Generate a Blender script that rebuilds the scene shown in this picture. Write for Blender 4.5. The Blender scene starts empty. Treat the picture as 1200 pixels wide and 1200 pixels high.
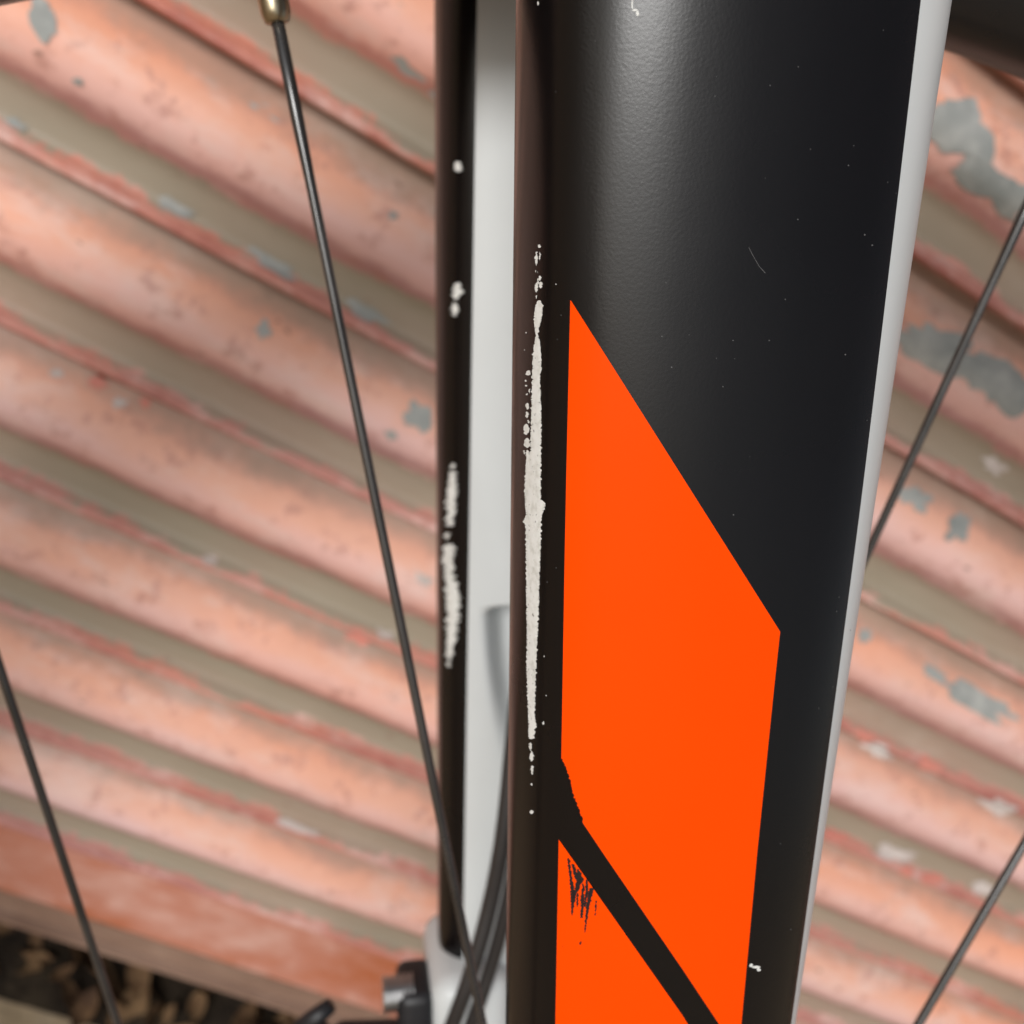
import bpy, bmesh, math, random
from mathutils import Vector, Matrix, Euler
from mathutils.bvhtree import BVHTree
from mathutils.noise import noise as pnoise

random.seed(7)
sc = bpy.context.scene
COL = sc.collection

# ------------------------------------------------------------------ camera
FPX = 1250.0                                   # focal length in pixels of a 1200 px frame
CAM_H = 0.5805                                 # lens height above the ground
WALL_Y = 0.35                                  # shutter plane in front of the lens
# world axes expressed in the camera's own frame (x right, y up, z back)
DX = Vector((3600, -1800, -1250)).normalized()            # along the shutter
DN = Vector((-1492, -2116, -1250)); DN -= DX * DN.dot(DX); DN.normalize()
UPV = -DN                                                 # up
NY = UPV.cross(DX)                                        # into the shutter
M3 = Matrix((DX, NY, UPV))
CAM_LOC = Vector((0, 0, CAM_H))
cam = bpy.data.cameras.new('camera')
cam.sensor_width = 36.0
cam.lens = 36.0 * FPX / 1200.0
cam.clip_start = 0.01
cam.clip_end = 500.0
cam.dof.use_dof = True
cam.dof.focus_distance = 0.108
cam.dof.aperture_fstop = 28.0
camo = bpy.data.objects.new('camera', cam)
camo.matrix_world = Matrix.Translation(CAM_LOC) @ M3.to_4x4()
COL.objects.link(camo)
sc.camera = camo

# ------------------------------------------------------------------ light (overcast)
SUN_CAM = Vector((-0.13, 0.09, 1.0)).normalized()        # towards the light, seen from the lens
SUND = (M3 @ SUN_CAM).normalized()
elev = math.asin(SUND.z)
azim = math.atan2(SUND.x, SUND.y)
w = bpy.data.worlds.new('World'); sc.world = w; w.use_nodes = True
nt = w.node_tree
bg = nt.nodes['Background']
sky = nt.nodes.new('ShaderNodeTexSky'); sky.sky_type = 'NISHITA'
sky.sun_disc = False; sky.sun_elevation = elev; sky.sun_rotation = azim
sky.air_density = 1.0; sky.dust_density = 1.5; sky.ozone_density = 1.0
hs = nt.nodes.new('ShaderNodeHueSaturation'); hs.inputs['Saturation'].default_value = 0.35
nt.links.new(sky.outputs[0], hs.inputs['Color'])
nt.links.new(hs.outputs[0], bg.inputs['Color'])
bg.inputs['Strength'].default_value = 0.057
sl = bpy.data.lights.new('sun', 'SUN'); sl.energy = 1.5; sl.angle = math.radians(20); sl.color = (1, 0.99, 0.975)
so = bpy.data.objects.new('sun', sl); COL.objects.link(so)
so.rotation_euler = SUND.to_track_quat('Z', 'Y').to_euler(); so.location = SUND * 5

sc.view_settings.view_transform = 'Standard'
sc.view_settings.look = 'None'
sc.view_settings.gamma = 1.0
sc.view_settings.exposure = 0.79
sc.view_settings.use_curve_mapping = False

# ------------------------------------------------------------------ helpers
def tag(o, label=None, cat=None, group=None, kind=None):
    if label: o['label'] = label
    if cat: o['category'] = cat
    if group: o['group'] = group
    if kind: o['kind'] = kind
    return o

def obj(name, verts, faces, mat, parent=None, smooth=True, mids=None):
    me = bpy.data.meshes.new(name)
    me.from_pydata([tuple(v) for v in verts], [], faces)
    for m in (mat if isinstance(mat, (list, tuple)) else [mat]): me.materials.append(m)
    if mids: me.polygons.foreach_set('material_index', mids)
    me.polygons.foreach_set('use_smooth', [smooth] * len(me.polygons))
    me.update()
    o = bpy.data.objects.new(name, me); COL.objects.link(o)
    if parent is not None: o.parent = parent
    return o

def obj_bm(name, bm, mat, parent=None, smooth=True):
    bmesh.ops.recalc_face_normals(bm, faces=bm.faces)
    me = bpy.data.meshes.new(name); bm.to_mesh(me); bm.free()
    me.materials.append(mat)
    me.polygons.foreach_set('use_smooth', [smooth] * len(me.polygons))
    if smooth: me.set_sharp_from_angle(angle=math.radians(40))
    o = bpy.data.objects.new(name, me); COL.objects.link(o)
    if parent is not None: o.parent = parent
    return o

def tube_data(path, rad, n=10, cap=True):
    """verts and faces of a tube along a list of points; rad is a number or a list"""
    vs, fs = [], []
    rs = rad if isinstance(rad, (list, tuple)) else [rad] * len(path)
    path = [Vector(p) for p in path]
    t0 = (path[1] - path[0]).normalized()
    ref = t0.orthogonal().normalized()
    for i, p in enumerate(path):
        t = (path[min(i + 1, len(path) - 1)] - path[max(i - 1, 0)]).normalized()
        ref = (ref - t * ref.dot(t)).normalized()
        b = t.cross(ref)
        for k in range(n):
            a = 2 * math.pi * k / n
            vs.append(p + (ref * math.cos(a) + b * math.sin(a)) * rs[i])
    for i in range(len(path) - 1):
        for k in range(n):
            fs.append((i * n + k, i * n + (k + 1) % n, (i + 1) * n + (k + 1) % n, (i + 1) * n + k))
    if cap:
        fs.append(tuple(range(n))[::-1]); fs.append(tuple(range((len(path) - 1) * n, len(path) * n)))
    return vs, fs

def crp(P, t):
    """closed Catmull-Rom through the points P at parameter t (one unit per point)"""
    K = len(P); k = int(math.floor(t)); f = t - k
    p0, p1, p2, p3 = P[(k - 1) % K], P[k % K], P[(k + 1) % K], P[(k + 2) % K]
    return tuple(.5 * (2 * b + (-a + c) * f + (2 * a - 5 * b + 4 * c - d) * f * f + (-a + 3 * b - 3 * c + d) * f ** 3)
                 for a, b, c, d in zip(p0, p1, p2, p3))

def opencr(P, n):
    P = [Vector(p) for p in P]; Q = [P[0] * 2 - P[1]] + P + [P[-1] * 2 - P[-2]]; out = []
    for i in range(1, len(Q) - 2):
        for j in range(n):
            f = j / n; a, b, c, d = Q[i - 1:i + 3]
            out.append(.5 * (2 * b + (c - a) * f + (2 * a - 5 * b + 4 * c - d) * f * f + (-a + 3 * b - 3 * c + d) * f ** 3))
    out.append(P[-1]); return out

def box_bm(size, bevel, seg=3):
    bm = bmesh.new(); bmesh.ops.create_cube(bm, size=1.0)
    for v in bm.verts: v.co = Vector((v.co.x * size[0], v.co.y * size[1], v.co.z * size[2]))
    if bevel: bmesh.ops.bevel(bm, geom=bm.edges[:], offset=bevel, segments=seg, profile=.5, affect='EDGES')
    return bm

def lerp(tab, y):
    if y <= tab[0][0]: return tab[0][1]
    for (a, b), (c, d) in zip(tab, tab[1:]):
        if y <= c: return b + (d - b) * (y - a) / (c - a)
    return tab[-1][1]

# ------------------------------------------------------------------ materials
def new_mat(name):
    m = bpy.data.materials.new(name); m.use_nodes = True
    t = m.node_tree; return m, t, t.nodes['Principled BSDF']

def N(t, typ, **kw):
    n = t.nodes.new(typ)
    for k, v in kw.items():
        if k in n.inputs: n.inputs[k].default_value = v
        else: setattr(n, k, v)
    return n

def noise_n(t, vec, scale, detail=4, rough=.55, dist=0):
    n = t.nodes.new('ShaderNodeTexNoise')
    n.inputs['Scale'].default_value = scale; n.inputs['Detail'].default_value = detail
    n.inputs['Roughness'].default_value = rough; n.inputs['Distortion'].default_value = dist
    t.links.new(vec, n.inputs['Vector']); return n.outputs['Fac']

def ramp(t, fac, stops, interp='LINEAR'):
    r = t.nodes.new('ShaderNodeValToRGB'); r.color_ramp.interpolation = interp
    el = r.color_ramp.elements
    while len(el) < len(stops): el.new(0.5)
    for e, (p, c) in zip(el, stops):
        e.position = p; e.color = (c, c, c, 1) if not isinstance(c, (tuple, list)) else (*c, 1)
    t.links.new(fac, r.inputs['Fac']); return r.outputs['Color']

def mix(t, fac, a, b, mode='MIX'):
    m = t.nodes.new('ShaderNodeMix'); m.data_type = 'RGBA'; m.blend_type = mode
    for s, v in ((m.inputs[0], fac), (m.inputs[6], a), (m.inputs[7], b)):
        if hasattr(v, 'links'): t.links.new(v, s)
        elif isinstance(v, (tuple, list)): s.default_value = (*v, 1)
        else: s.default_value = v
    return m.outputs[2]

def math_n(t, op, a, b=0.0):
    m = t.nodes.new('ShaderNodeMath'); m.operation = op
    for s, v in zip(m.inputs, (a, b)):
        if hasattr(v, 'links'): t.links.new(v, s)
        else: s.default_value = v
    return m.outputs[0]

def bump(t, bsdf, h, strength, dist):
    b = t.nodes.new('ShaderNodeBump'); b.inputs['Strength'].default_value = strength
    b.inputs['Distance'].default_value = dist
    t.links.new(h, b.inputs['Height']); t.links.new(b.outputs[0], bsdf.inputs['Normal'])

def paint(name, col, rough, spec=.5, grain=(900, .25, .00008), var=.06):
    m, t, p = new_mat(name)
    tc = t.nodes.new('ShaderNodeTexCoord')
    v = tc.outputs['Object']
    n = noise_n(t, v, 60, 5)
    c = ramp(t, n, [(.3, tuple(x * (1 - var) for x in col)), (.7, tuple(min(1, x * (1 + var)) for x in col))])
    t.links.new(c, p.inputs['Base Color'])
    rr = ramp(t, noise_n(t, v, 25, 6), [(.3, max(0, rough - .04)), (.7, rough + .04)])
    t.links.new(rr, p.inputs['Roughness'])
    p.inputs['Specular IOR Level'].default_value = spec
    if grain: bump(t, p, noise_n(t, v, grain[0], 3, .5), grain[1], grain[2])
    return m

MAT = {}
MAT['black'] = paint('satin_black_paint', (.0020, .0014, .0017), .26, .34, (3000, .15, .00006), .1)
MAT['white'] = paint('white_paint', (.505, .525, .525), .4, .35, (700, .05, .00005), .02)
MAT['orange'] = paint('orange_decal_film', (.82, .058, .0004), .4, .04, (900, .06, .00005), .02)
def primer_mat():
    m, t, p = new_mat('exposed_primer'); tc = t.nodes.new('ShaderNodeTexCoord'); v = tc.outputs['Object']
    c = ramp(t, noise_n(t, v, 900, 4, .65), [(.3, (.50, .50, .465)), (.5, (.63, .635, .61)), (.7, (.66, .665, .645))])
    c = mix(t, ramp(t, noise_n(t, v, 2400, 3, .6), [(.665, 0.0), (.69, .9)]), c, (.05, .045, .04))
    t.links.new(c, p.inputs['Base Color']); p.inputs['Roughness'].default_value = .85
    p.inputs['Specular IOR Level'].default_value = .15
    bump(t, p, noise_n(t, v, 1800, 3, .6), .5, .0002); return m
MAT['primer'] = primer_mat()
MAT['dust'] = paint('dust', (.11, .11, .11), .9, .2, None)
MAT['scuff'] = paint('dark_scuff', (.012, .006, .006), .5, .3, None)
MAT['rim'] = paint('black_anodised_rim', (.009, .009, .010), .28, .35, None)
MAT['rubber'] = paint('tyre_rubber', (.018, .017, .016), .75, .3, (300, .3, .0003))
MAT['spoke'] = paint('grey_black_spoke', (.022, .020, .019), .27, .8, (300, .12, .00005), .7)
MAT['hose'] = paint('hose_rubber', (.022, .019, .018), .5, .4, None)
MAT['plastic'] = paint('black_cast_metal', (.012, .012, .014), .45, .4, (500, .2, .0001))

def metal(name, col, rough):
    m, t, p = new_mat(name)
    tc = t.nodes.new('ShaderNodeTexCoord')
    c = ramp(t, noise_n(t, tc.outputs['Object'], 300, 4), [(.3, tuple(x * .7 for x in col)), (.7, col)])
    t.links.new(c, p.inputs['Base Color']); p.inputs['Metallic'].default_value = 1
    p.inputs['Roughness'].default_value = rough; return m
MAT['brass'] = metal('tarnished_nipple_brass', (.42, .36, .25), .3)
MAT['steel'] = metal('dull_steel', (.5, .5, .5), .35)

# sun-bleached red shutter paint: local z of a slat runs 0 (top crease) to -PITCH (lip)
PITCH = 0.0585
def shutter_mat():
    m, t, p = new_mat('bleached_red_shutter_paint')
    tc = t.nodes.new('ShaderNodeTexCoord'); geo = t.nodes.new('ShaderNodeNewGeometry')
    pos = geo.outputs['Position']
    mp = t.nodes.new('ShaderNodeMapping'); mp.inputs['Scale'].default_value = (.45, 1, 1)
    t.links.new(pos, mp.inputs['Vector']); ps = mp.outputs[0]
    sep = t.nodes.new('ShaderNodeSeparateXYZ'); t.links.new(tc.outputs['Object'], sep.inputs[0])
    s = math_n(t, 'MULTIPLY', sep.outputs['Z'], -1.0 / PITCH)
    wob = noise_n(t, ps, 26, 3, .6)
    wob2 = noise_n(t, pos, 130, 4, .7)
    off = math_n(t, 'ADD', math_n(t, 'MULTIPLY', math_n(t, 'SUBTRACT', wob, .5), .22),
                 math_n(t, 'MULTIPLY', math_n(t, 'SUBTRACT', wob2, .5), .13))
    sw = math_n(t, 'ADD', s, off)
    # faded paint in wandering bands; pink highlight, underside and crease shade painted in
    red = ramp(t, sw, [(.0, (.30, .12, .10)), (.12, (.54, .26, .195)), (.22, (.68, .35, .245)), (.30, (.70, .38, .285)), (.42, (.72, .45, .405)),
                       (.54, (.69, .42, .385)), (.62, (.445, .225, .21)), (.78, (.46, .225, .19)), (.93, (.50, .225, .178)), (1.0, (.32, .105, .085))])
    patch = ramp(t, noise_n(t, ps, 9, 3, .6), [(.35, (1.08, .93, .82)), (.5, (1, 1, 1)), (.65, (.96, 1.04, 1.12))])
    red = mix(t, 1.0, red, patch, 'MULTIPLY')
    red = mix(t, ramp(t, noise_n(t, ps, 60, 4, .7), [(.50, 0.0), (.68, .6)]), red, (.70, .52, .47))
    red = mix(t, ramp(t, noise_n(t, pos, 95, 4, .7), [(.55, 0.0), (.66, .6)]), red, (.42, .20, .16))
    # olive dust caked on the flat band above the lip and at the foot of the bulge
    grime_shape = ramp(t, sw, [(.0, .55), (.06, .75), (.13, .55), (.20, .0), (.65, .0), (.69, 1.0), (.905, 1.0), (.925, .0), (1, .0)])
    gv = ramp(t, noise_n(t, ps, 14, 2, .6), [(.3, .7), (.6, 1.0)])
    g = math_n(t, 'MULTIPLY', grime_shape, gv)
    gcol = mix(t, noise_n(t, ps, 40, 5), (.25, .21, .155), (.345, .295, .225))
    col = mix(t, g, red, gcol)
    # bare zinc where the paint flaked off
    fl = noise_n(t, ps, 34, 4, .62, .3)
    sel = noise_n(t, ps, 5.5, 2)
    flm = ramp(t, math_n(t, 'ADD', fl, math_n(t, 'MULTIPLY', math_n(t, 'SUBTRACT', sel, .5), .5)), [(.745, 0.0), (.755, 1.0)])
    zinc = mix(t, noise_n(t, ps, 70, 5), (.27, .28, .265), (.40, .41, .39))
    col = mix(t, flm, col, zinc)
    sp = t.nodes.new('ShaderNodeTexVoronoi'); sp.inputs['Scale'].default_value = 160
    t.links.new(ps, sp.inputs['Vector'])
    spm = math_n(t, 'MULTIPLY', math_n(t, 'LESS_THAN', sp.outputs['Distance'], .16), math_n(t, 'GREATER_THAN', noise_n(t, ps, 45, 3), .62))
    col = mix(t, math_n(t, 'MULTIPLY', spm, .6), col, (.22, .13, .10))
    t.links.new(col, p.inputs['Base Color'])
    p.inputs['Roughness'].default_value = .5; p.inputs['Specular IOR Level'].default_value = .4
    h = math_n(t, 'ADD', math_n(t, 'MULTIPLY', noise_n(t, ps, 18, 2), 1.0),
               math_n(t, 'ADD', math_n(t, 'MULTIPLY', noise_n(t, ps, 220, 2), .06), math_n(t, 'MULTIPLY', flm, -.08)))
    bump(t, p, h, .5, .004)
    return m
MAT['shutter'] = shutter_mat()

def mottled(name, a, b, c, scale, rough, bumpd=.002, stretch=(1, 1, 1)):
    m, t, p = new_mat(name); geo = t.nodes.new('ShaderNodeNewGeometry')
    mp = t.nodes.new('ShaderNodeMapping'); mp.inputs['Scale'].default_value = stretch
    t.links.new(geo.outputs['Position'], mp.inputs['Vector']); ps = mp.outputs[0]
    col = ramp(t, noise_n(t, ps, scale, 4, .65), [(.32, a), (.5, b), (.68, c)])
    col = mix(t, ramp(t, noise_n(t, ps, scale * 4, 6, .6), [(.5, 0.0), (.75, .5)]), col, c)
    t.links.new(col, p.inputs['Base Color']); p.inputs['Roughness'].default_value = rough
    p.inputs['Specular IOR Level'].default_value = .3
    bump(t, p, noise_n(t, ps, scale * 6, 3, .6), .5, bumpd); return m
MAT['zinc'] = mottled('bare_zinc', (.22, .235, .225), (.29, .30, .285), (.40, .40, .38), 45, .6, .0008)
MAT['chalk'] = mottled('pale_chalky_flake', (.40, .33, .30), (.5, .44, .41), (.58, .53, .5), 60, .8, .0008)
MAT['redprimer'] = mottled('fresh_red_paint', (.52, .19, .15), (.57, .22, .17), (.58, .27, .21), 60, .6, .0008)
MAT['rustbar'] = mottled('rusty_red_bar', (.40, .12, .05), (.45, .19, .13), (.56, .33, .27), 22, .75, .002, (.6, 1, 1))
MAT['barunder'] = mottled('dusty_brown_flange', (.20, .12, .085), (.26, .165, .12), (.34, .23, .17), 16, .85, .002, (.5, 1, 1))
MAT['concrete'] = mottled('dusty_concrete', (.40, .29, .17), (.50, .37, .23), (.58, .45, .30), 12, .9, .003)
MAT['wallback'] = mottled('dark_render', (.05, .042, .035), (.07, .058, .05), (.09, .08, .07), 8, .95, .003)

# ------------------------------------------------------------------ setting
def plane(name, x0, x1, y0, y1, z, mat):
    o = obj(name, [(x0, y0, z), (x1, y0, z), (x1, y1, z), (x0, y1, z)], [(0, 1, 2, 3)], mat, None, False)
    return tag(o, kind='structure')
plane('ground', -60, 60, -60, 60, 0.0, MAT['concrete'])
MAT['soil'] = mottled('dark_soil', (.018, .012, .008), (.035, .024, .015), (.07, .05, .03), 40, .95, .004)
plane('soil', -1.5, 1.9, WALL_Y + .004, WALL_Y + .29, .004, MAT['soil'])
bm = box_bm((6, .1, 2.6), .005, 1); bmesh.ops.translate(bm, verts=bm.verts, vec=(0.2, WALL_Y + .34, 1.3))
tag(obj_bm('back_wall', bm, MAT['wallback'], None, False), kind='structure')

# ------------------------------------------------------------------ roller shutter
X0, X1 = -1.5, 1.9
XM = (X0 + X1) / 2
shut = bpy.data.objects.new('roller_shutter', None); COL.objects.link(shut)
shut.location = (XM, WALL_Y, .07)
tag(shut, 'sun-bleached red corrugated roller shutter with flaking paint and dusty grooves', 'shutter')
# slat profile (s down the slat as a share of the pitch, y outward in metres)
PROF = [(0.0, .0006), (.03, .0000), (.07, .0010), (.12, .0030), (.18, .0060), (.25, .0092), (.32, .0115), (.40, .0126),
        (.48, .0122), (.55, .0103), (.61, .0078), (.67, .0052), (.72, .0038), (.78, .0034), (.85, .0034), (.895, .0038),
        (.915, .0058), (.935, .0082), (.96, .0092), (.985, .0088), (1.0, .0062), (1.004, .0012)]
pr = opencr([Vector((0, -y, -s * PITCH)) for s, y in PROF], 2)
vs, fs, NXS = [], [], 60
for i in range(NXS + 1):
    x = (X0 - XM) + (X1 - X0) * i / NXS
    for q in pr: vs.append((x, q.y, q.z))
npf = len(pr)
for i in range(NXS):
    for k in range(npf - 1):
        fs.append((i * npf + k, i * npf + k + 1, (i + 1) * npf + k + 1, (i + 1) * npf + k))
# back skin so the slat has thickness
base = len(vs)
for i in (0, NXS):
    x = (X0 - XM) + (X1 - X0) * i / NXS
    for q in (pr[0], pr[-1]): vs.append((x, .004, q.z))
fs.append((base, base + 2, base + 3, base + 1))
fs.append((0, NXS * npf, base + 2, base)); fs.append((npf - 1, base + 1, base + 3, NXS * npf + npf - 1))
slat_me = None; slats = []
Z_CREASE0 = CAM_H - .140          # crease seen at the left edge of the photograph
kmin, kmax = -30, 4               # slat k hangs from the crease at Z_CREASE0 - k * PITCH
for k in range(kmin, kmax + 1):
    z = Z_CREASE0 - k * PITCH
    if slat_me is None:
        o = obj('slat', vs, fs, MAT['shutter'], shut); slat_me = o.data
    else:
        o = bpy.data.objects.new('slat', slat_me); COL.objects.link(o); o.parent = shut
    o.location = (0, 0, z - .07)
    slats.append((z, o))
zb = Z_CREASE0 - (kmax + 1) * PITCH     # top of the bottom bar
def ext(name, prof, mat, parent, x0=X0, x1=X1, n=40, wob=0.0):
    """profile (y, z) in world heights drawn along the shutter"""
    v, f = [], []
    for i in range(n + 1):
        x = x0 + (x1 - x0) * i / n
        for j, (y, z) in enumerate(prof):
            dz = wob * pnoise(Vector((x * 9, j, 3.3)))
            v.append((x - XM, y, z - .07 + dz))
    m = len(prof)
    for i in range(n):
        for k in range(m): f.append((i * m + k, i * m + (k + 1) % m, (i + 1) * m + (k + 1) % m, (i + 1) * m + k))
    f.append(tuple(range(m))[::-1]); f.append(tuple(range(n * m, n * m + m)))
    return obj(name, v, f, mat, parent, False)
ext('bottom_bar', [(-.004, zb), (-.0065, zb - .002), (-.0065, .1035), (-.005, .102), (.004, .102), (.004, zb)], MAT['rustbar'], shut, wob=.0006)
ext('bottom_flange', [(-.0062, .1022), (-.0035, .0855), (-.0080, .0845), (-.0080, .0825), (.006, .0825), (.006, .1022)], MAT['barunder'], shut, wob=.0008)
for x in (X0 - .02, X1 + .02):
    bm = box_bm((.07, .06, 2.5), .004, 2); bmesh.ops.translate(bm, verts=bm.verts, vec=(x - XM, .0, 1.25 - .07))
    obj_bm('guide_rail', bm, MAT['rustbar'], shut)

# world ray helpers -------------------------------------------------
def ray_cam(px, py): return Vector(((px - 600) / FPX, -(py - 600) / FPX, -1.0))
slat_bvh = BVHTree.FromPolygons([Vector(v) for v in vs], fs)
def slat_hit(px, py):
    """slat and local point that a sight line meets"""
    dirw = (M3 @ ray_cam(px, py)).normalized(); best = None
    for z, o in slats:
        org = CAM_LOC - Vector((XM, WALL_Y, z))
        h = slat_bvh.ray_cast(org, dirw)
        if h[0] is not None and (best is None or h[3] < best[3]): best = (o, h[0], h[1], h[3])
    return best

def blob(cx, cy, rx, ry, ang, seed, n=28, rough=.35):
    out = []
    for i in range(n):
        a = 2 * math.pi * i / n
        r = 1 + rough * (pnoise(Vector((math.cos(a) * 1.3 + seed * 7.1, math.sin(a) * 1.3, seed))) +
                         .6 * pnoise(Vector((math.cos(a) * 4 + seed * 3.3, math.sin(a) * 4, seed + 9))))
        x, y = rx * r * math.cos(a), ry * r * math.sin(a)
        out.append((cx + x * math.cos(ang) - y * math.sin(ang), cy + x * math.sin(ang) + y * math.cos(ang)))
    return out

def slat_patch(name, mat, cx, cy, rx, ry, ang, seed, rough=.35, lift=.0003):
    poly = blob(cx, cy, rx, ry, ang, seed, 36, rough)
    h0 = slat_hit(cx, cy)
    if not h0: return
    owner = h0[0]; v, f = [], []
    NR = 7
    for j in range(1, NR + 1):
        for (x, y) in poly:
            h = slat_hit(cx + (x - cx) * j / NR, cy + (y - cy) * j / NR)
            pt, nn = h[1], h[2]
            if h[0] is not owner: pt = pt + h[0].location - owner.location
            v.append(pt + Vector((0, -lift, 0)) + nn * lift * (.6 if nn.y < 0 else -.6))
    v.append(h0[1] + Vector((0, -lift, 0)) + h0[2] * lift * (.6 if h0[2].y < 0 else -.6))
    n = len(poly)
    for i in range(n): f.append((len(v) - 1, i, (i + 1) % n))
    for j in range(NR - 1):
        for i in range(n): f.append((j * n + (i + 1) % n, j * n + i, (j + 1) * n + i, (j + 1) * n + (i + 1) % n))
    return obj(name, v, f, mat, owner)
R = math.radians
for i, a in enumerate([(52, 24, 13, 24, R(-8)), (309, 386, 9, 10, 0), (492, 489, 18, 15, R(25)), (459, 508, 8, 5, R(20)),
                       (1118, 150, 46, 30, R(35)), (1178, 226, 52, 24, R(33)), (1100, 408, 56, 26, R(20)), (1175, 450, 48, 27, R(28)),
                       (1073, 584, 19, 12, R(15)), (1122, 617, 12, 17, R(30)), (1095, 790, 16, 9, R(28)), (1150, 824, 50, 13, R(27)),
                       (1012, 745, 8, 8, R(-30)), (318, 307, 32, 8, R(33)), (205, 243, 24, 8, R(30)), (430, 365, 28, 8, R(30)),
                       (92, 95, 6, 4, R(20)), (460, 252, 6, 5, 0), (20, 145, 14, 6, R(28))]):
    slat_patch('bare_metal_patch', MAT['zinc'], *a, i + 1, .6, .0003 + .00004 * (i % 5))
for i, a in enumerate([(1050, 1000, 24, 8, R(12)), (1168, 945, 18, 8, R(14)), (1028, 878, 20, 7, R(20)), (246, 656, 8, 6, R(20)), (450, 743, 10, 5, R(20)),
                       (497, 678, 12, 6, R(20)), (140, 472, 9, 6, 0), (67, 437, 7, 5, 0), (1165, 545, 14, 8, R(30)),
                       (350, 970, 26, 4, R(18)), (540, 265, 10, 6, R(20)), (1150, 1040, 12, 8, R(20))]):
    slat_patch('flaked_patch', MAT['chalk'], *a, i + 41, .8)
for i, a in enumerate([(115, 446, 10, 10, 0), (170, 472, 6, 6, 0), (1012, 862, 12, 8, R(20)), (1088, 896, 12, 8, R(20)), (980, 978, 16, 6, R(15)),
                       (1092, 1030, 12, 8, R(10)), (1062, 1020, 9, 6, R(10)), (420, 748, 14, 6, R(20))]):
    slat_patch('red_patch', MAT['redprimer'], *a, i + 71, .8)

# dead leaves blown under the shutter ------------------------------------------------
MAT['leafA'] = mottled('dead_leaf_brown', (.06, .03, .015), (.13, .07, .033), (.28, .17, .085), 40, .8, .001)
lv, lf = [], []
for i in range(700):
    x = random.uniform(-.35, .75); y = WALL_Y + random.uniform(.008, .16); z = random.uniform(.001, .006 + .05 * max(0, (y - WALL_Y)) * 4)
    L = random.uniform(.006, .02); Wd = L * random.uniform(.35, .6); e = Euler((random.uniform(-.7, .7), random.uniform(-.7, .7), random.uniform(0, 6.28)))
    mt = e.to_matrix(); b0 = len(lv); curl = random.uniform(.1, .5)
    for tt in (-1, -.5, 0, .5, 1):
        wd = Wd * (1 - tt * tt) ** .6 if abs(tt) < 1 else .0005
        for sgn in (-1, 0, 1):
            q = mt @ Vector((tt * L, sgn * wd, curl * L * (abs(sgn) * .4 + tt * tt * .5)))
            lv.append((x + q.x, y + q.y, max(.0006, z + q.z + .002)))
    for a in range(4):
        for c in range(2): lf.append((b0 + a * 3 + c, b0 + a * 3 + c + 1, b0 + (a + 1) * 3 + c + 1, b0 + (a + 1) * 3 + c))
lo = obj('leaf_litter', lv, lf, MAT['leafA'], None, True)
tag(lo, 'brown dead leaf litter lying in the gap under the shutter', 'leaves', None, 'stuff')

# ------------------------------------------------------------------ bicycle frame of reference
# fork frame: x forward along the bicycle, y across it away from the lens, z up along the fork
AX = Vector((0, .96588555, .25896931))
NN = Vector((-.158, .256, -.955)); NN -= AX * NN.dot(AX); NN.normalize()
XX = NN.cross(AX)
O0 = ray_cam(600, 600) * .1045
F2C = Matrix((XX, NN, AX)).transposed()             # fork frame -> lens frame
C2F = F2C.transposed()
CAMF = C2F @ (-O0)                                  # lens position in the fork frame
def fray(px, py): return (C2F @ ray_cam(px, py)).normalized()
def fplane(px, py, y):
    d = fray(px, py); return CAMF + d * ((y - CAMF.y) / d.y)
DEP = .060                                          # wheel plane
HUB = Vector((.0043, DEP, -.2300))
upf = C2F @ UPV
g = Vector((upf.x, 0, upf.z)).normalized()
BASE = HUB - g * .325 - upf.normalized() * .020     # where the tyre meets the ground
bike = bpy.data.objects.new('bicycle', None); COL.objects.link(bike)
bike.matrix_world = Matrix.Translation(CAM_LOC + M3 @ (O0 + F2C @ BASE)) @ (M3 @ F2C).to_4x4()
tag(bike, 'bicycle front fork and spoked wheel, black and white with orange panels and scratched paint', 'bicycle')
print('tyre contact z', bike.matrix_world.translation.z)
def part(name, verts, faces, mat, parent=None, smooth=True, mids=None):
    return obj(name, [Vector(v) - BASE for v in verts], faces, mat, parent or bike, smooth, mids)
def part_bm(name, bm, mat, parent=None, smooth=True):
    bmesh.ops.translate(bm, verts=bm.verts, vec=-BASE)
    return obj_bm(name, bm, mat, parent or bike, smooth)

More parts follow.
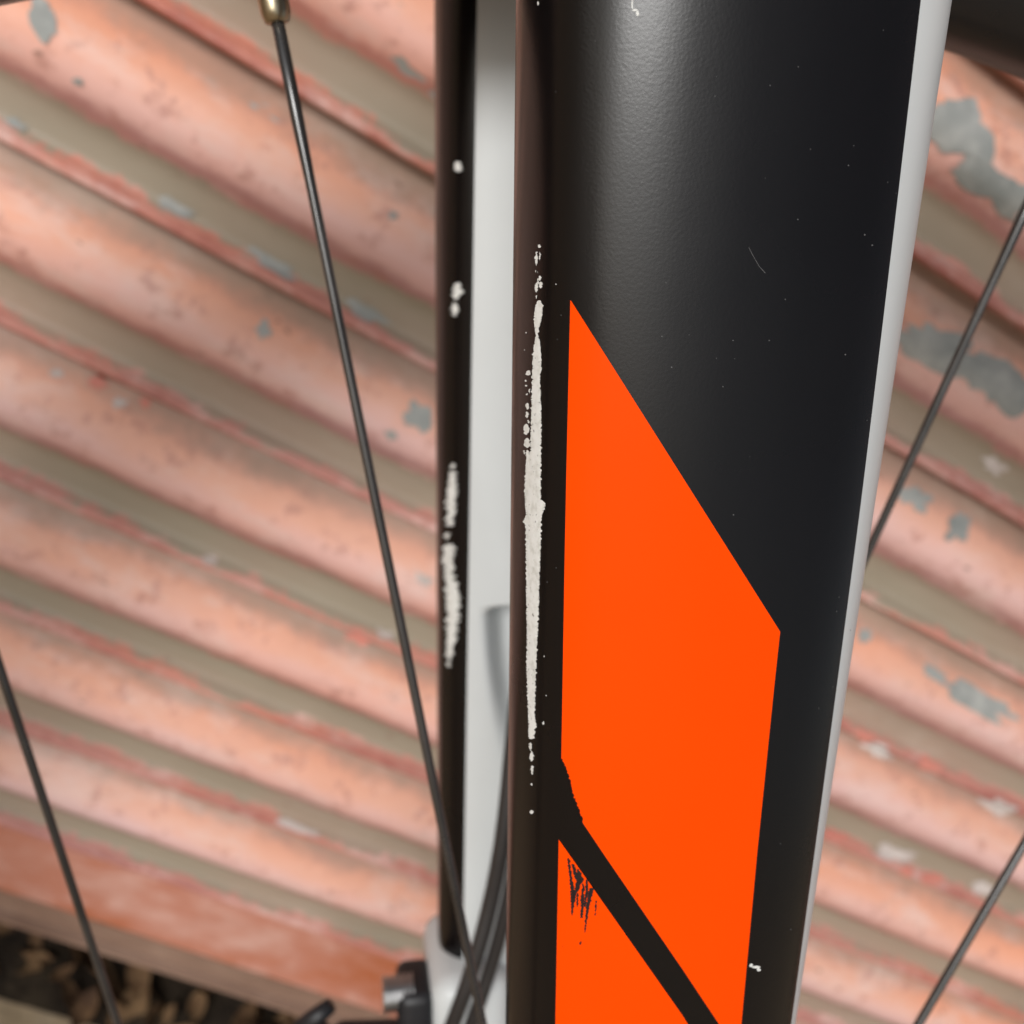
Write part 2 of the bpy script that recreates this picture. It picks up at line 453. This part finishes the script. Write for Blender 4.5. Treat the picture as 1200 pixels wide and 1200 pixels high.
# ------------------------------------------------------------------ fork blades
SEC = [(0, .55), (.015, .38), (.06, .22), (.13, .125), (.22, .065), (.33, .022), (.46, 0), (.62, .006), (.77, .05), (.89, .15),
       (.965, .31), (1, .53), (.975, .75), (.87, .93), (.65, 1.0), (.35, 1.0), (.13, .94), (.025, .76)]
P_XL, P_W, P_T = (.00219, .01316), (.04154, .05848), (.024, .03)
def dims(v): return P_XL[0] + P_XL[1] * v, P_W[0] + P_W[1] * v, P_T[0] + P_T[1] * v
UF = [(-.28, 9.7), (-.075, 9.22), (-.05, 9.05), (-.0259, 8.90), (-.0014, 8.76), (.0232, 8.57), (.0477, 8.39), (.14, 8.0)]
def blade(far):
    vlist = [-.262 + i * (.262 - .085) / 40 for i in range(40)] + [-.085 + i * (.155) / 260 for i in range(260)] + [.07 + i * .075 / 16 for i in range(17)]
    us_n1, us_n2 = 110, 60
    verts, faces, mids = [], [], []
    for v in vlist:
        xl, wd, th = dims(v)
        u0 = -2.05; u1 = lerp(UF, v)
        us = [u0 + (u1 - u0) * i / us_n1 for i in range(us_n1)] + [u1 + (18 + u0 - u1) * i / us_n2 for i in range(us_n2)]
        for u in us:
            sx, sy = crp(SEC, u)
            x, y = xl + wd * sx, th * sy
            if far:
                # hose port: a scooped pocket in the inner face
                if sy > .9 and PORT:
                    zt, zb_, xc = PORT
                    e = (x - xc) / .010
                    if zb_ < v < zt:
                        k = (zt - v) / (zt - zb_)
                        edge = xc - .004 + .005 * k ** 2
                        fx = min(1, max(0, (x - edge) / .0060)); fx = fx * fx * (3 - 2 * fx)
                        fz = min(1, (zt - v) / .0016) * (1 - k) ** 1.1
                        y -= .015 * fx * fz * (1 if x < .03 else 0)
                y = 2 * DEP - y
            verts.append((x, y, v))
    n = us_n1 + us_n2
    for i in range(len(vlist) - 1):
        for k in range(n):
            q = (i * n + k, i * n + (k + 1) % n, (i + 1) * n + (k + 1) % n, (i + 1) * n + k)
            faces.append(q if far else q[::-1]); mids.append(0 if k < us_n1 else 1)
    faces.append(tuple(range(n))); mids.append(0); faces.append(tuple(range((len(vlist) - 1) * n, len(vlist) * n))[::-1]); mids.append(0)
    return verts, faces, mids
PORT = None
nv, nf, nm = blade(False)
near = part('fork_blade', nv, nf, [MAT['black'], MAT['white']], None, True, nm)
near['label'] = 'satin black fork blade with orange decal and long white scratch'
near_bvh = BVHTree.FromPolygons([Vector(v) for v in nv], nf)
zt = fplane(575, 716, 2 * DEP - .024).z; zb_ = fplane(575, 930, 2 * DEP - .024).z
PORT = (zt, zb_, fplane(590, 800, 2 * DEP - .024).x)
fv, ff, fm = blade(True)
far = part('fork_blade', fv, ff, [MAT['black'], MAT['white']], None, True, fm)
far['label'] = 'fork blade behind the spokes, white inside with chipped black edge'
far_bvh = BVHTree.FromPolygons([Vector(v) for v in fv], ff)

def surf(bvh, px, py, lift):
    h = bvh.ray_cast(CAMF, fray(px, py))
    if h[0] is None: return None
    nn = h[1]
    if nn.dot(fray(px, py)) > 0: nn = -nn
    return h[0] + nn * lift
def strip(name, mat, left, right, y0, y1, step, ncol, bvh, lift, parent, jit=0.0, seed=0):
    """film that follows the blade between two edge tables (row, column)"""
    v, f = [], []; rows = max(2, int((y1 - y0) / step) + 1); cnt = 0
    for r in range(rows):
        y = y0 + (y1 - y0) * r / (rows - 1)
        a, b = lerp(left, y), lerp(right, y)
        if jit:
            a += jit * (pnoise(Vector((y * .35, seed, 1))) + .7 * pnoise(Vector((y * .9, seed, 5)))); b += jit * (pnoise(Vector((y * .35, seed, 9))) + .7 * pnoise(Vector((y * .9, seed, 13))))
            if b < a + .2: a = b = (a + b) / 2; b += .1; a -= .1
        for c in range(ncol + 1):
            p = surf(bvh, a + (b - a) * c / ncol, y, lift)
            v.append(p if p is not None else v[-1])
    m = ncol + 1
    for r in range(rows - 1):
        for c in range(ncol): f.append((r * m + c, (r + 1) * m + c, (r + 1) * m + c + 1, r * m + c + 1))
    return part(name, v, f, mat, parent)
def chips(name, mat, items, bvh, lift, parent, jit=.6):
    for k, it in enumerate(items): merge_strips(name, mat, [it], bvh, lift, parent, jit, k * 3.7)
def merge_strips(name, mat, items, bvh, lift, parent, jit=.6, seed=0.0):
    """several flakes of one scratch joined into one part"""
    V, Fc = [], []
    for idx, (left, right, y0, y1) in enumerate(items):
        rows = max(3, int((y1 - y0) / .6) + 1); b0 = len(V)
        for r in range(rows):
            y = y0 + (y1 - y0) * r / (rows - 1); a, b = lerp(left, y), lerp(right, y)
            a += jit * (pnoise(Vector((y * .3, idx + seed, 1))) + .8 * pnoise(Vector((y * .8, idx + seed, 5))) + .9 * pnoise(Vector((y * 1.9, idx + seed, 21)))); b += jit * (pnoise(Vector((y * .3, idx + seed, 9))) + .8 * pnoise(Vector((y * .8, idx + seed, 13))) + .9 * pnoise(Vector((y * 1.9, idx + seed, 27))))
            if b < a + .2: a = b = (a + b) / 2; b += .1; a -= .1
            for c in range(5):
                p = surf(bvh, a + (b - a) * c / 4, y, lift); V.append(p if p is not None else V[-1])
        for r in range(rows - 1):
            for c in range(4): Fc.append((b0 + r * 5 + c, b0 + (r + 1) * 5 + c, b0 + (r + 1) * 5 + c + 1, b0 + r * 5 + c + 1))
    return part(name, V, Fc, mat, parent)
def oval(cx, cy, rx, ry):
    L = [(cy + ry * t, cx - rx * math.sqrt(max(0, 1 - t * t))) for t in (-1, -.8, -.5, 0, .5, .8, 1)]
    Rr = [(cy + ry * t, cx + rx * math.sqrt(max(0, 1 - t * t))) for t in (-1, -.8, -.5, 0, .5, .8, 1)]
    return (L, Rr, cy - ry, cy + ry)

# orange panels
strip('decal_panel', MAT['orange'],
      [(352, 668.6), (550, 664), (650, 662), (890, 658), (905, 663), (925, 669), (964, 683), (1000, 707), (1136, 800), (1237, 867)],
      [(352, 669.2), (740, 914), (800, 907.5), (1000, 887), (1200, 868.5), (1237, 867.2)], 352, 1237, 2.0, 60, near_bvh, .00006, near)
strip('decal_panel', MAT['orange'], [(984, 655), (1200, 651), (1420, 648)],
      [(984, 655.4), (1190, 800), (1290, 862), (1420, 850)], 984, 1420, 2.0, 40, near_bvh, .00006, near)

# long scratch down to the white primer
ML = [(352, 631), (358, 628), (372, 626), (385, 627), (393, 628.5), (400, 627), (415, 625), (440, 624), (485, 623), (528, 622), (538, 617), (570, 615), (585, 615.5),
      (604, 617), (611, 613.5), (618, 616.5), (680, 617), (750, 618), (775, 617.3), (800, 618), (840, 619.5), (865, 620), (866, 622)]
MR = [(352, 634), (358, 636.5), (372, 635.5), (385, 632), (393, 631), (400, 633), (415, 634.5), (432, 635), (442, 633), (485, 634.8), (530, 634.5), (585, 634), (589, 639.5),
      (597, 638.5), (604, 635), (640, 634), (680, 632.5), (720, 631.5), (750, 630), (800, 628), (840, 627), (850, 629), (856, 627), (865, 626.5), (866, 624)]
items = [(ML, MR, 352, 866)]
for a in [(632.6, 288.5, 2, 2), (629, 303, 1.6, 8), (633, 300, .7, 5), (628, 318, .9, 1.4), (630.5, 319, .6, 1), (633, 326, 1.6, 3), (629, 337, 1.8, 6), (634, 334, 2, 4), (631, 330, .8, 4), (629, 348, 1, 2),
          (619.6, 437, 2.6, 3), (616.5, 446, 1.2, 1.2), (617, 452, .8, 1), (621, 458, .8, 3), (618, 462, .9, 1.2), (617, 390, .8, .8), (615, 410, .6, .6), (618.5, 476, 2, 4), (618, 486, 1.6, 4), (619.5, 494, 1, 2),
          (617.3, 503, 3.4, 6.5), (618.2, 519, 3.6, 6), (614.8, 530, 1, 2.4), (618.5, 532, 2, 5), (620.5, 541, 2, 5), (638, 769, .8, 1), (640, 815, .8, .6),
          (622, 875, 1.6, 5), (623.4, 886, 2.2, 6), (624, 902, 1.5, 5.5), (623.2, 919, 1.4, 1.4), (623.4, 951.5, 2, 2.4), (652, 333, .7, .7), (637, 847, .8, 2)]:
    items.append(oval(*a))
merge_strips('paint_fleck', MAT['primer'], items[1:], near_bvh, .00005, near, 1.5)['kind'] = 'stuff'
merge_strips('paint_scratch', MAT['primer'], items[:1], near_bvh, .00005, near, 1.6)['label'] = 'long jagged white scratch along the black edge'
# chips elsewhere on the blade
chips('paint_chip', MAT['primer'], [oval(744, 12, 3.2, 1.4), oval(747, 16, 1.8, 3.2), oval(741, 5, .8, 6), oval(631, 4, 1, 2.4), oval(886, 1133, 5, 1.6), oval(889, 1136, 2.4, 2), oval(880, 1131, 2.2, 2.2)], near_bvh, .00005, near, .5)
# dark scuffs on the lower orange panel
chips('scuff_mark', MAT['scuff'], [([(1005, 665), (1030, 668), (1050, 669), (1072, 670)], [(1005, 667.5), (1030, 671), (1050, 675), (1060, 673), (1072, 671)], 1005, 1072),
             ([(1018, 677), (1030, 677), (1040, 674), (1052, 670)], [(1018, 679), (1030, 684), (1040, 679), (1052, 673)], 1018, 1052),
             ([(1035, 683), (1050, 681), (1075, 680)], [(1035, 685), (1050, 685), (1075, 683)], 1035, 1075),
             ([(1040, 691), (1060, 687), (1092, 685)], [(1040, 696), (1052, 693), (1065, 690), (1092, 686)], 1040, 1092),
             ([(1055, 698), (1072, 697)], [(1055, 699.5), (1072, 698.5)], 1055, 1072), ([(1012, 670), (1026, 673), (1034, 677)], [(1012, 673), (1026, 678), (1034, 681)], 1012, 1034), ([(1030, 687), (1046, 686), (1062, 684)], [(1030, 689), (1046, 689.5), (1062, 686)], 1030, 1062), ([(1046, 676), (1062, 676)], [(1046, 678), (1062, 677.5)], 1046, 1062), oval(681, 1104, .8, 2.4), oval(660, 1108, 1, 1)], near_bvh, .00013, near, 1.2)
chips('decal_wear', MAT['black'], [([(889, 657), (905, 661), (934, 671)], [(889, 659), (900, 664), (912, 668), (934, 673)], 889, 934), ([(935, 671), (962, 681)], [(935, 674), (948, 679), (962, 683.5)], 935, 962)], near_bvh, .00011, near, 1.3)
# dust specks and fibres
random.seed(3)
sp = []
for i in range(42):
    px, py = random.uniform(690, 1050), random.uniform(5, 720)
    if py > 360 + (px - 669) * 1.58 - 15: continue
    r = random.choice((.5, .6, .7, .9)); sp.append(oval(px, py, r * random.uniform(.8, 1.5), r))
for i in range(7): sp.append(oval(random.uniform(905, 1000), random.uniform(700, 1180), .6, .7))
for i in range(5): sp.append(oval(random.uniform(612, 660), random.uniform(10, 1150), .6, .6))
sp = [s for s in sp if surf(near_bvh, s[0][3][1], s[0][3][0], 0) is not None]
sp += [([(290, 877), (300, 882), (312, 889), (320, 896)], [(290, 877.6), (300, 882.6), (312, 889.6), (320, 897)], 290, 320)]
merge_strips('dust_speck', MAT['dust'], sp, near_bvh, .00006, near, .2)['kind'] = 'stuff'
# chips on the far blade's dark edge
fch = [oval(537, 195, 4, 6), oval(536, 341, 5, 10), oval(533, 362, 4, 8), oval(530, 546, 2.5, 3),
       ([(555, 527), (575, 525), (595, 523), (615, 525)], [(555, 534), (575, 535), (595, 533), (615, 530)], 553, 616),
       ([(640, 523), (660, 521), (700, 524), (740, 524), (780, 523)], [(640, 532), (670, 531), (690, 537), (720, 538), (745, 534), (780, 528)], 638, 781), oval(524, 628, 2, 4)]
chips('paint_chip', MAT['primer'], fch, far_bvh, .00008, far, 4.2)

# crown joining the blades above the tyre
bm = box_bm((.046, 2 * DEP + .004, .036), .009, 4); xl, wd, th = dims(.145)
bmesh.ops.translate(bm, verts=bm.verts, vec=(xl + wd / 2, DEP, .152)); part_bm('fork_crown', bm, MAT['black'])
cv, cf = tube_data([Vector((xl + wd / 2, DEP, .165)), Vector((xl + wd / 2, DEP, .30))], .02, 24); part('head_tube', cv, cf, MAT['black'])

# ------------------------------------------------------------------ front wheel
def ringmesh(name, prof, mat, n=240, parent=None):
    v, f = [], []; m = len(prof)
    for i in range(n):
        a = 2 * math.pi * i / n
        for (r, y) in prof: v.append((HUB.x + r * math.cos(a), DEP + y, HUB.z + r * math.sin(a)))
    for i in range(n):
        for k in range(m): f.append((i * m + k, i * m + (k + 1) % m, ((i + 1) % n) * m + (k + 1) % m, ((i + 1) % n) * m + k))
    return part(name, v, f, mat, parent)
RIM = .292
rp = [(.2922, -.0035), (.2918, 0), (.2922, .0035), (.2945, .0075), (.299, .0105), (.304, .0115), (.314, .0115), (.316, .011), (.316, .009), (.310, .008), (.307, 0), (.310, -.008), (.316, -.009), (.316, -.011), (.314, -.0115), (.304, -.0115), (.299, -.0105), (.2945, -.0075)]
ringmesh('rim', rp, MAT['rim'])
ringmesh('tyre', [(.325 + .020 * math.cos(a), .020 * math.sin(a)) for a in [2 * math.pi * k / 28 for k in range(28)]], MAT['rubber'])
def lathe_y(name, prof, mat, n=32):
    v, f = [], []; m = len(prof)
    for (y, r) in prof:
        for k in range(n):
            a = 2 * math.pi * k / n; v.append((HUB.x + r * math.cos(a), DEP + y, HUB.z + r * math.sin(a)))
    for i in range(m - 1):
        for k in range(n): f.append((i * n + k, i * n + (k + 1) % n, (i + 1) * n + (k + 1) % n, (i + 1) * n + k))
    f.append(tuple(range(n))[::-1]); f.append(tuple(range((m - 1) * n, m * n)))
    return part(name, v, f, mat)
lathe_y('hub', [(-.062, .006), (-.034, .006), (-.033, .010), (-.030, .028), (-.027, .028), (-.024, .014), (.024, .014), (.027, .028), (.030, .028), (.033, .010), (.034, .006), (.062, .006)], MAT['plastic'])
ringmesh('brake_rotor', [(.066, .0365), (.080, .0365), (.080, .0383), (.066, .0383)], MAT['steel'], 120)
def spoke(p_hub, p_rim, mat=MAT['spoke']):
    d = (p_rim - p_hub).normalized()
    L = (p_rim - p_hub).length
    v, f = tube_data([p_hub, p_hub + d * (L * .3), p_hub + d * (L - .03), p_hub + d * (L - .022), p_rim], [.00085, .00076, .00076, .00092, .00092], 12)
    o = part('spoke', v, f, mat)
    e = p_rim - d * .0092
    v, f = tube_data([e - d * .0002, e, e + d * .0012, e + d * .0030, e + d * .012], [.0013, .0017, .00205, .0021, .0021], 16)
    part('nipple', v, f, MAT['brass'], o)
FL = .0285
def seen_spoke(q1, q2, sgn):
    pts = []
    for q in (q1, q2):
        off = 0
        for _ in range(6):
            p = fplane(q[0], q[1], DEP + off); r = math.hypot(p.x - HUB.x, p.z - HUB.z)
            off = sgn * FL * max(0, 1 - (r - .027) / (RIM - .027))
        pts.append(p)
    a, b = pts; d = (a - b)
    rel = Vector((b.x - HUB.x, 0, b.z - HUB.z)); dd = Vector((d.x, 0, d.z))
    A_, B_ = dd.dot(dd), 2 * rel.dot(dd)
    t = (-B_ + math.sqrt(B_ * B_ - 4 * A_ * (rel.dot(rel) - (RIM + .002) ** 2))) / (2 * A_)
    top = b + d * t; top.y = DEP
    # foot: closest point to the hub axis, drawn in to the flange
    t2 = -B_ / (2 * A_); foot = b + d * t2; foot.y = DEP + sgn * FL
    return foot, top
vis = [((320, 0), (545, 1100), -1), ((0, 780), (140, 1200), 1), ((1200, 250), (1018, 640), 1), ((1200, 1000), (1085, 1200), -1)]
used = []
for q1, q2, sg in vis:
    fo, to = seen_spoke(q1, q2, sg); spoke(fo, to); used.append(math.degrees(math.atan2(to.z - HUB.z, to.x - HUB.x)))
print('spoke angles', used)
base_a = used[0]
for k in range(1, 30):
    a = base_a + 12 * k
    if any(abs((a - u + 180) % 360 - 180) < 6 for u in used): continue
    sg = 1 if k % 2 else -1; tw = 1 if (k // 2) % 2 else -1
    if k == 26: a -= 3.5
    ar = math.radians(a); ah = ar + tw * math.radians(72)
    spoke(Vector((HUB.x + .0275 * math.cos(ah), DEP + sg * FL, HUB.z + .0275 * math.sin(ah))), Vector((HUB.x + (RIM + .002) * math.cos(ar), DEP, HUB.z + (RIM + .002) * math.sin(ar))))

# ------------------------------------------------------------------ brake on the far blade
YF = 2 * DEP - .0235
def px_path(pts, n=8): return opencr([fplane(x, y, d) for x, y, d in pts], n)
hv, hf = tube_data(px_path([(636, 740, YF + .003), (610, 800, YF - .001), (601, 870, YF - .004), (594, 940, YF - .006), (586, 1000, YF - .007), (574, 1060, YF - .007), (558, 1120, YF - .008), (536, 1185, YF - .008), (500, 1270, YF - .002), (455, 1340, YF + .004)]), .00165, 14)
part('brake_hose', hv, hf, MAT['hose'])
hv, hf = tube_data(px_path([(650, 790, YF + .002), (622, 870, YF - .002), (610, 950, YF - .006), (602, 1020, YF - .007), (591, 1075, YF - .007), (576, 1130, YF - .0065), (556, 1190, YF - .006), (520, 1280, YF + .0), (470, 1350, YF + .006)]), .00145, 14)
part('brake_hose', hv, hf, MAT['hose'])
# cast mount at the foot of the far blade
def px_box(name, cx, cy, y, size, bev, mat, rot=0.0, parent=None):
    c = fplane(cx, cy, y); bm = box_bm(size, bev, 4)
    bmesh.ops.rotate(bm, verts=bm.verts, cent=(0, 0, 0), matrix=Matrix.Rotation(rot, 3, 'Y'))
    bmesh.ops.translate(bm, verts=bm.verts, vec=c); return part_bm(name, bm, mat, parent)
px_box('brake_mount', 547, 1172, 2 * DEP - .013, (.0180, .0290, .0315), .0050, MAT['white'])
cal = px_box('brake_caliper', 440, 1290, 2 * DEP - .020, (.021, .020, .030), .003, MAT['plastic'], .1)
px_box('caliper_bracket', 487, 1186, 2 * DEP - .018, (.0080, .014, .0190), .0024, MAT['plastic'], .0, cal)
c = fplane(468, 1164, 2 * DEP - .020)
rr, pth = [], []
for i in range(23):
    pth.append(c + Vector((-.0036 + i * .00030, 0, 0))); rr.append(.0036 + (.00045 if i % 4 in (1, 2) else -.0002))
bv, bf = tube_data(pth, rr, 24); part('adjuster_barrel', bv, bf, MAT['steel'], cal, False)
bv, bf = tube_data([fplane(352, 1206, YF - .001), fplane(372, 1190, YF - .001), fplane(388, 1178, YF - .001)], [.0022, .0020, .0016], 14); part('lever_arm', bv, bf, MAT['plastic'], cal)
px_box('lever_plate', 362, 1218, YF + .002, (.010, .004, .006), .001, MAT['plastic'], -.6, cal)
